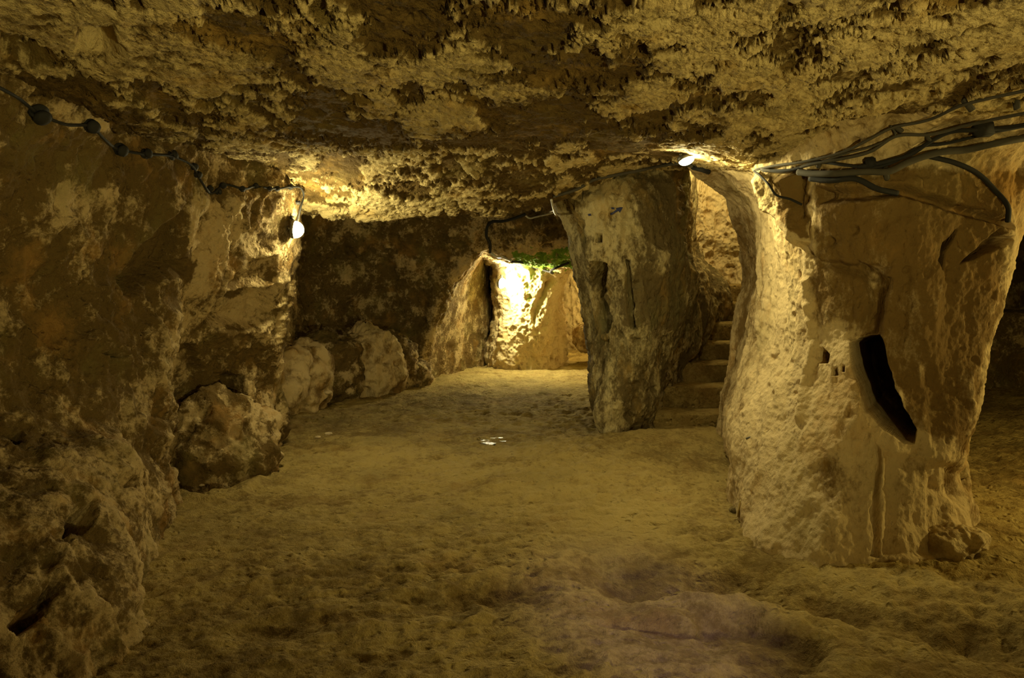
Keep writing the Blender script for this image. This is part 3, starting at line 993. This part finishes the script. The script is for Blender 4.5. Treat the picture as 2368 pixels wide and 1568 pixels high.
def tube(bm, pts, r, seg=8):
    rings = []
    up = Vector((0.13, .2, .97)).normalized()
    for i, p in enumerate(pts):
        t = (pts[min(i + 1, len(pts) - 1)] - pts[max(i - 1, 0)])
        if t.length < 1e-6:
            t = Vector((1, 0, 0))
        t.normalize()
        a = t.cross(up)
        if a.length < 1e-3:
            a = t.cross(Vector((1, 0, 0)))
        a.normalize()
        b = t.cross(a)
        rr = r(i / (len(pts) - 1)) if callable(r) else r
        rings.append([bm.verts.new(p + (a * math.cos(k * 2 * math.pi / seg) + b * math.sin(k * 2 * math.pi / seg)) * rr) for k in range(seg)])
    for q, s in zip(rings[:-1], rings[1:]):
        for k in range(seg):
            bm.faces.new((q[k], q[(k + 1) % seg], s[(k + 1) % seg], s[k]))
    bm.faces.new(rings[0][::-1])
    bm.faces.new(rings[-1])


def cable(pix, r, mat, label, cat='cable', group=None, lift=None, name='cable', n=8):
    P = [hit(x, y, (lift if lift is not None else r * 1.3))[0] for x, y in pix]
    # ease out steps where the ray slips onto farther rock
    for i in range(1, len(P) - 1):
        m = (P[i - 1].y + P[i + 1].y) / 2
        if abs(P[i].y - m) > .45:
            P[i] = Vector(W(*pix[i], m))
    pts = smooth_path(P, n)
    bm = bmesh.new()
    tube(bm, pts, r)
    return tag(mesh_obj(name, bm, mat), label, cat, group)


def lathe(bm, prof, seg=20, M=None):
    rings = []
    for r, h in prof:
        rings.append([bm.verts.new((r * math.cos(k * 2 * math.pi / seg), r * math.sin(k * 2 * math.pi / seg), h)) for k in range(seg)])
    for q, s in zip(rings[:-1], rings[1:]):
        for k in range(seg):
            bm.faces.new((q[k], q[(k + 1) % seg], s[(k + 1) % seg], s[k]))
    bm.faces.new(rings[0][::-1])
    bm.faces.new(rings[-1])
    bmesh.ops.recalc_face_normals(bm, faces=bm.faces)


# left cable with its row of clips
left_pix = [(-60, 170), (0, 208), (40, 226), (90, 258), (140, 283), (205, 290), (235, 318), (270, 342), (325, 356), (392, 364), (440, 385), (452, 405),
            (470, 435), (494, 444), (512, 430), (560, 440), (592, 432), (636, 436), (668, 434), (692, 438), (697, 452), (690, 478), (682, 508), (668, 524)]
cable(left_pix, .0075, M_black, 'black cable pinned along the left wall down to the half-round lamp', 'cable', None, .02)
clip_px = [(88, 255, 1.9), (207, 290, 1.6), (273, 343, 1.6), (332, 357, 1.35), (393, 362, 1.3), (444, 384, 1.05), (453, 402, 1.05), (482, 441, 1.0),
           (499, 443, 1.0), (514, 430, 1.0), (560, 440, .9), (592, 431, .9), (622, 436, .8), (639, 437, .9), (668, 434, .95), (685, 468, .8), (671, 503, .7)]
clip_proto = None
places = ['largest clip at the left end of the wall cable', 'second clip from the left end of the wall cable',
          'clip on the steep drop of the cable over the brown wall', 'clip just right of the steep drop of the wall cable',
          'notched clip midway along the brown part of the wall cable', 'upper of two touching clips where the wall cable turns down',
          'lower of two touching clips where the wall cable turns down', 'clip at the bottom of the cable bend over the pale pier',
          'clip right after the bottom of the cable bend', 'clip raised above the line where the cable levels out',
          'flat clip in the middle of the level run over the pale pier', 'clip on the bump of the level run over the pale pier',
          'smallest clip of the level run over the pale pier', 'second-last clip before the cable corner above the lamp',
          'last clip before the cable corner above the lamp', 'clip on the upright cable above the half-round lamp',
          'clip on the upright cable nearest the half-round lamp']
for i, (x, y, s) in enumerate(clip_px):
    p, nrm = hit(x, y, .008)
    if clip_proto is None:
        bm = bmesh.new()
        lathe(bm, [(.010, -.01), (.026, -.006), (.030, .004), (.012, .012), (.011, .020), (.028, .026), (.026, .036), (.012, .042), (.003, .043)], 18)
        root = mesh_obj('cable_clip', bm, M_black)
        bm = bmesh.new()
        tube(bm, smooth_path([Vector((-.028, 0, -.006)), Vector((-.03, 0, .018)), Vector((0, 0, .034)), Vector((.03, 0, .018)), Vector((.028, 0, -.006))], 6), .006, 6)
        strap = mesh_obj('strap', bm, M_black, root)
        clip_proto = root
    else:
        root = clip_proto.copy()
        C.objects.link(root)
        for ch in clip_proto.children:
            c = ch.copy()
            C.objects.link(c)
            c.parent = root
    root.location = p
    root.rotation_euler = nrm.to_track_quat('Z', 'Y').to_euler()
    root.scale = (s * .75,) * 3
    tag(root, 'black ' + places[i], 'cable clip', 'clips on the left wall cable')


# lamps
def bulkhead(loc, axis, r, depth, glow, label, squash=1.0, arm=None):
    root = bpy.data.objects.new('bulkhead_lamp', None)
    root.location = loc
    root.rotation_euler = Vector(axis).to_track_quat('Z', 'Y').to_euler()
    C.objects.link(root)
    tag(root, label, 'lamp')
    bm = bmesh.new()
    lathe(bm, [(r * .2, -.030), (r * .95, -.030), (r * 1.06, -.022), (r * 1.08, -.004), (r * 1.0, .002), (r * .9, .002)], 32)
    mesh_obj('housing', bm, M_metal, root)
    bm = bmesh.new()
    prof = [(r * .97, .001)] + [(r * .97 * math.cos(a), depth * math.sin(a)) for a in np.linspace(.05, math.pi / 2 - .06, 12)]
    lathe(bm, prof, 32)
    mesh_obj('glass_dome', bm, glow, root)
    bm = bmesh.new()
    tube(bm, [Vector((0, r * .9, -.02)), Vector((0, r * 1.25, -.02)), Vector((0, r * 1.5, -.035))], .012, 8)
    mesh_obj('cable_gland', bm, M_grey, root)
    for k in range(2):
        bm = bmesh.new()
        a = k * math.pi / 2 * 0 + (k - .5) * 2
        tube(bm, [Vector((r * 1.02 * (1 if k else -1), -.0, -.03)), Vector((r * 1.16 * (1 if k else -1), 0, -.032))], .010, 6)
        mesh_obj('fixing_lug', bm, M_metal, root)
    root.scale = (1, squash, 1)
    return root


bulkhead(W(682, 531, 6.12), (1, .05, -.08), .067, .068, M_glow, 'half-round glowing wall lamp on the right edge of the left pier')
lx = W(1583, 352, 5.12)
ok_, lh, ln_, li_, lo_, lm_ = SC.ray_cast(dg, Vector((lx[0], 5.12, 1.9)), Vector((0, 0, 1)))
print('LIP', lh, lx)
bulkhead((lx[0], 5.06, min(lh.z - .03, lx[2] + .02)), (.35, -.25, -1), .056, .03, M_glow_flood, 'small oval glaring lamp on the ceiling lip above the steps', .9)
bulkhead(W(1160, 655, 12.30), (.85, -.5, -.15), .085, .05, M_glow_far, 'glaring white lamp at the left edge of the pale far pillar')

# cable over the top of the central pillar and on to the far room
cable([(1605, 380), (1570, 378), (1530, 382), (1480, 388), (1420, 398), (1370, 412), (1330, 432), (1282, 452)], .014, M_grey,
      'dusty grey conduit along the ceiling edge above the central pillar', 'cable', None, .03)
cable([(1275, 458), (1278, 472), (1287, 483), (1272, 490), (1258, 497), (1240, 503), (1225, 502), (1213, 497)], .011, M_white,
      'short white looped cable hanging left of the central pillar top', 'cable', None, .02)
cable([(1213, 496), (1195, 504), (1160, 508), (1138, 512), (1126, 524), (1124, 545), (1128, 565), (1135, 580)], .02, M_black,
      'black cable bending down beside the far opening', 'cable', None, .04)
cable([(1135, 580), (1150, 588), (1165, 592), (1180, 597)], .018, M_white,
      'white cable end running to the top of the far opening', 'cable', None, .04)
cable([(1180, 599), (1205, 602), (1222, 612), (1240, 621), (1262, 622), (1285, 616), (1318, 606)], .018, M_black,
      'black cable sagging beneath the green moss in the far opening', 'cable', None, .05)
cable([(1600, 382), (1625, 388), (1640, 392)], .02, M_black, 'stubby black cable end at the top of the stair opening', 'cable', None, .02)

# cable bundle at the upper right
bundle = [
    ([(1752, 392), (1800, 384), (1850, 372), (1905, 362), (1960, 346), (2010, 318), (2060, 296), (2130, 275), (2230, 238), (2400, 190)], .008, M_grey,
     'thin grey cable, topmost of the bundle at the upper right'),
    ([(1765, 400), (1820, 392), (1880, 380), (1950, 366), (2010, 345), (2070, 312), (2150, 300), (2230, 285), (2400, 245)], .009, M_grey,
     'grey cable second from the top of the upper right bundle'),
    ([(1770, 392), (1840, 390), (1900, 376), (1960, 384), (2020, 388), (2070, 368), (2130, 330), (2180, 322), (2290, 300), (2400, 280)], .009, M_black,
     'black cable weaving through the middle of the upper right bundle'),
    ([(1860, 396), (1890, 404), (1940, 408), (2000, 405), (2045, 403), (2100, 382), (2170, 348), (2230, 330), (2300, 318), (2400, 305)], .019, M_grey,
     'thick grey conduit sweeping right along the bundle'),
    ([(1880, 418), (1930, 422), (1980, 420), (2030, 426), (2070, 434)], .016, M_black,
     'thick black cable stub under the conduit sweep'),
    ([(1990, 392), (2050, 376), (2110, 345), (2140, 322), (2190, 300), (2250, 290), (2320, 285), (2400, 270)], .012, M_black,
     'dark cable above the thick conduit near the right edge'),
    ([(1750, 393), (1762, 415), (1790, 428), (1800, 445), (1828, 462), (1856, 478)], .007, M_black,
     'thin black cable hanging down over the brown brow'),
    ([(2150, 352), (2200, 372), (2250, 402), (2290, 440), (2318, 478), (2325, 500)], .014, M_black,
     'dark cable curving down the arch at the far right'),
    ([(1900, 372), (1960, 352), (2020, 332), (2068, 305), (2060, 290)], .006, M_grey,
     'thinnest grey cable ending at the pale ceiling knob'),
]
for pix, r, mt, lb in bundle:
    cable(pix, r, mt, lb, 'cable', 'cables of the upper right bundle', r * 1.6 + .012)


def boxy(px, py, w_, h_, d_, mat, name, label, cat, rot=0.0, group=None, lift=0.0):
    p, nrm = hit(px, py, lift)
    bm = bmesh.new()
    bmesh.ops.create_cube(bm, size=1)
    for v in bm.verts:
        v.co = Vector((v.co.x * w_, v.co.y * h_, v.co.z * d_))
    bmesh.ops.bevel(bm, geom=bm.edges[:], offset=min(w_, h_, d_) * .18, segments=3, affect='EDGES')
    o = mesh_obj(name, bm, mat)
    o.location = p
    q = (Vector((0, -1, .15)).normalized()).to_track_quat('Z', 'Y')
    o.rotation_euler = q.to_euler()
    o.rotation_euler.rotate_axis('Z', rot)
    return tag(o, label, cat, group)


for x, y, a, b, rot, lb in [
        (1896, 378, .016, .045, .1, 'grey saddle clamp where the upper right cables begin to spread'),
        (2048, 404, .026, .075, .1, 'widest grey clamp band around the thick conduit'),
        (1972, 405, .022, .065, .0, 'dark clamp band on the left part of the thick conduit'),
        (2078, 296, .018, .055, 1.0, 'grey clamp beside the pale ceiling knob'),
        (2238, 240, .016, .07, .6, 'slanting grey clamp at the upper right'),
        (2352, 236, .016, .06, .1, 'upright grey clamp at the right edge of the photo'),
        (2140, 316, .014, .05, .5, 'small grey clamp in the middle of the bundle')]:
    o = boxy(x, y, a, b, .035, M_grey, 'cable_clamp', lb, 'clamp', rot, 'clamps on the upper right cables', .012)
boxy(2010, 380, .055, .06, .045, M_black, 'junction_box', 'small black junction box above the widest clamp', 'junction box', .2, None, .02)
boxy(2268, 296, .10, .075, .05, M_black, 'junction_box', 'larger black junction box near the right edge', 'junction box', .1, None, .02)


# small things
def rod(p0, p1, r, mat, name, label, cat):
    bm = bmesh.new()
    tube(bm, smooth_path([p0, (p0 + p1) / 2 + Vector((0, 0, .003)), p1], 5), r, 8)
    return tag(mesh_obj(name, bm, mat), label, cat)


p, nrm = hit(1732, 1012, .0)
bm = bmesh.new()
q = Vector((.035, -.03, .022))
tube(bm, [p - q * .4, p + q * 1.0], .006, 10)
nail = tag(mesh_obj('iron_bolt', bm, M_metal), 'short iron bolt sticking out of the pale side of the right pillar', 'bolt')
bm = bmesh.new()
tube(bm, [p + q * .85, p + q * 1.05], .010, 12)
mesh_obj('bolt_head', bm, M_metal, nail)
a, _ = hit(1708, 1196, .006)
b, _ = hit(1716, 1160, .012)
rod(a, b, .005, M_straw, 'straw_stalk', 'pale dry stalk leaning at the left foot of the right pillar', 'stalk')
boulder('pebble', tuple(G(1699, 1186)[:2]) + (.012,), (.035, .03, .025), M_centre, 'dark pebble beside the dry stalk at the pillar foot', 3.0, 2.2, (24, 16), 1.0, 'pebble')
for x, y, lb in [(1208, 1319, 'left of two dark crumbs lying together on the trodden floor'), (1222, 1321, 'right of two dark crumbs lying together on the trodden floor')]:
    g = G(x, y)
    boulder('dirt_crumb', (g[0], g[1], .012), (.014, .012, .010), M_centre, lb, x * .1, 2.2, (20, 14), 1.0, 'crumb')
for x, y, s, lb in [(757, 908, .045, 'cream stone lying before the dark hollow of the back wall'),
                    (760, 1005, .035, 'flat pale chip on the floor, right of two'),
                    (735, 1012, .025, 'flat pale chip on the floor, left of two'),
                    (466, 1122, .018, 'tiny pale stone lying in the round floor pit')]:
    p, nrm = hit(x, y, s * .2)
    bo = boulder('stone_chip', tuple(p), (s, s * .8, s * .45), M_stone, lb, x * .07, 2.3, (28, 18), 1.0, 'stone')

# puddle: thin sheet of water in the hollows
g = G(1140, 1020)
bm = bmesh.new()
vs = []
for k in range(40):
    a = k / 40 * 2 * math.pi
    r = 1 + .25 * math.sin(3 * a + 1) + .15 * math.sin(7 * a)
    vs.append(bm.verts.new((g[0] +   .15 * r * math.cos(a), g[1] + .18 * r * math.sin(a), 0)))
bm.faces.new(vs)
wm = bpy.data.materials.new('wet film')
wm.use_nodes = True
nd, lk = wm.node_tree.nodes, wm.node_tree.links
b = nd['Principled BSDF']
b.inputs['Base Color'].default_value = (.12, .085, .03, 1)
b.inputs['Roughness'].default_value = .2
n = nd.new('ShaderNodeTexNoise')
n.inputs['Scale'].default_value = 22
n.inputs['Detail'].default_value = 6
tc = nd.new('ShaderNodeTexCoord')
lk.new(tc.outputs['Object'], n.inputs['Vector'])
bp = nd.new('ShaderNodeBump')
bp.inputs['Strength'].default_value = .6
bp.inputs['Distance'].default_value = .03
lk.new(n.outputs['Fac'], bp.inputs['Height'])
lk.new(bp.outputs['Normal'], b.inputs['Normal'])
pu = tag(mesh_obj('puddle', bm, wm), 'small glinting puddle in the middle of the floor', 'puddle')
pc, _ = hit(1140, 1020, 0)
pu.location = (0, 0, pc.z - .006)

# painted arrow on the central pillar
def decal(poly, name, label):
    P = []
    for x, y in poly:
        p, nn = hit(x, y, .006)
        P.append((p, nn))
    bm = bmesh.new()
    f = [bm.verts.new(p + n_ * .004) for p, n_ in P]
    bk = [bm.verts.new(p - n_ * .02) for p, n_ in P]
    bm.faces.new(f)
    for k in range(len(f)):
        bm.faces.new((f[k], f[(k + 1) % len(f)], bk[(k + 1) % len(f)], bk[k]))
    bmesh.ops.recalc_face_normals(bm, faces=bm.faces)
    o = mesh_obj(name, bm, M_blue, centre, False)
    o['label'] = label
    return o


decal([(1412, 498), (1411, 494), (1427, 484), (1424, 481), (1440, 479), (1433, 492), (1430, 488)], 'painted_arrow', 'dark blue painted arrow')
decal([(1414, 480), (1420, 480), (1421, 484), (1415, 483)], 'painted_mark', 'small dark blue painted mark')
decal([(1361, 495), (1366, 494), (1367, 498), (1362, 499)], 'painted_mark', 'small dark blue painted dot')
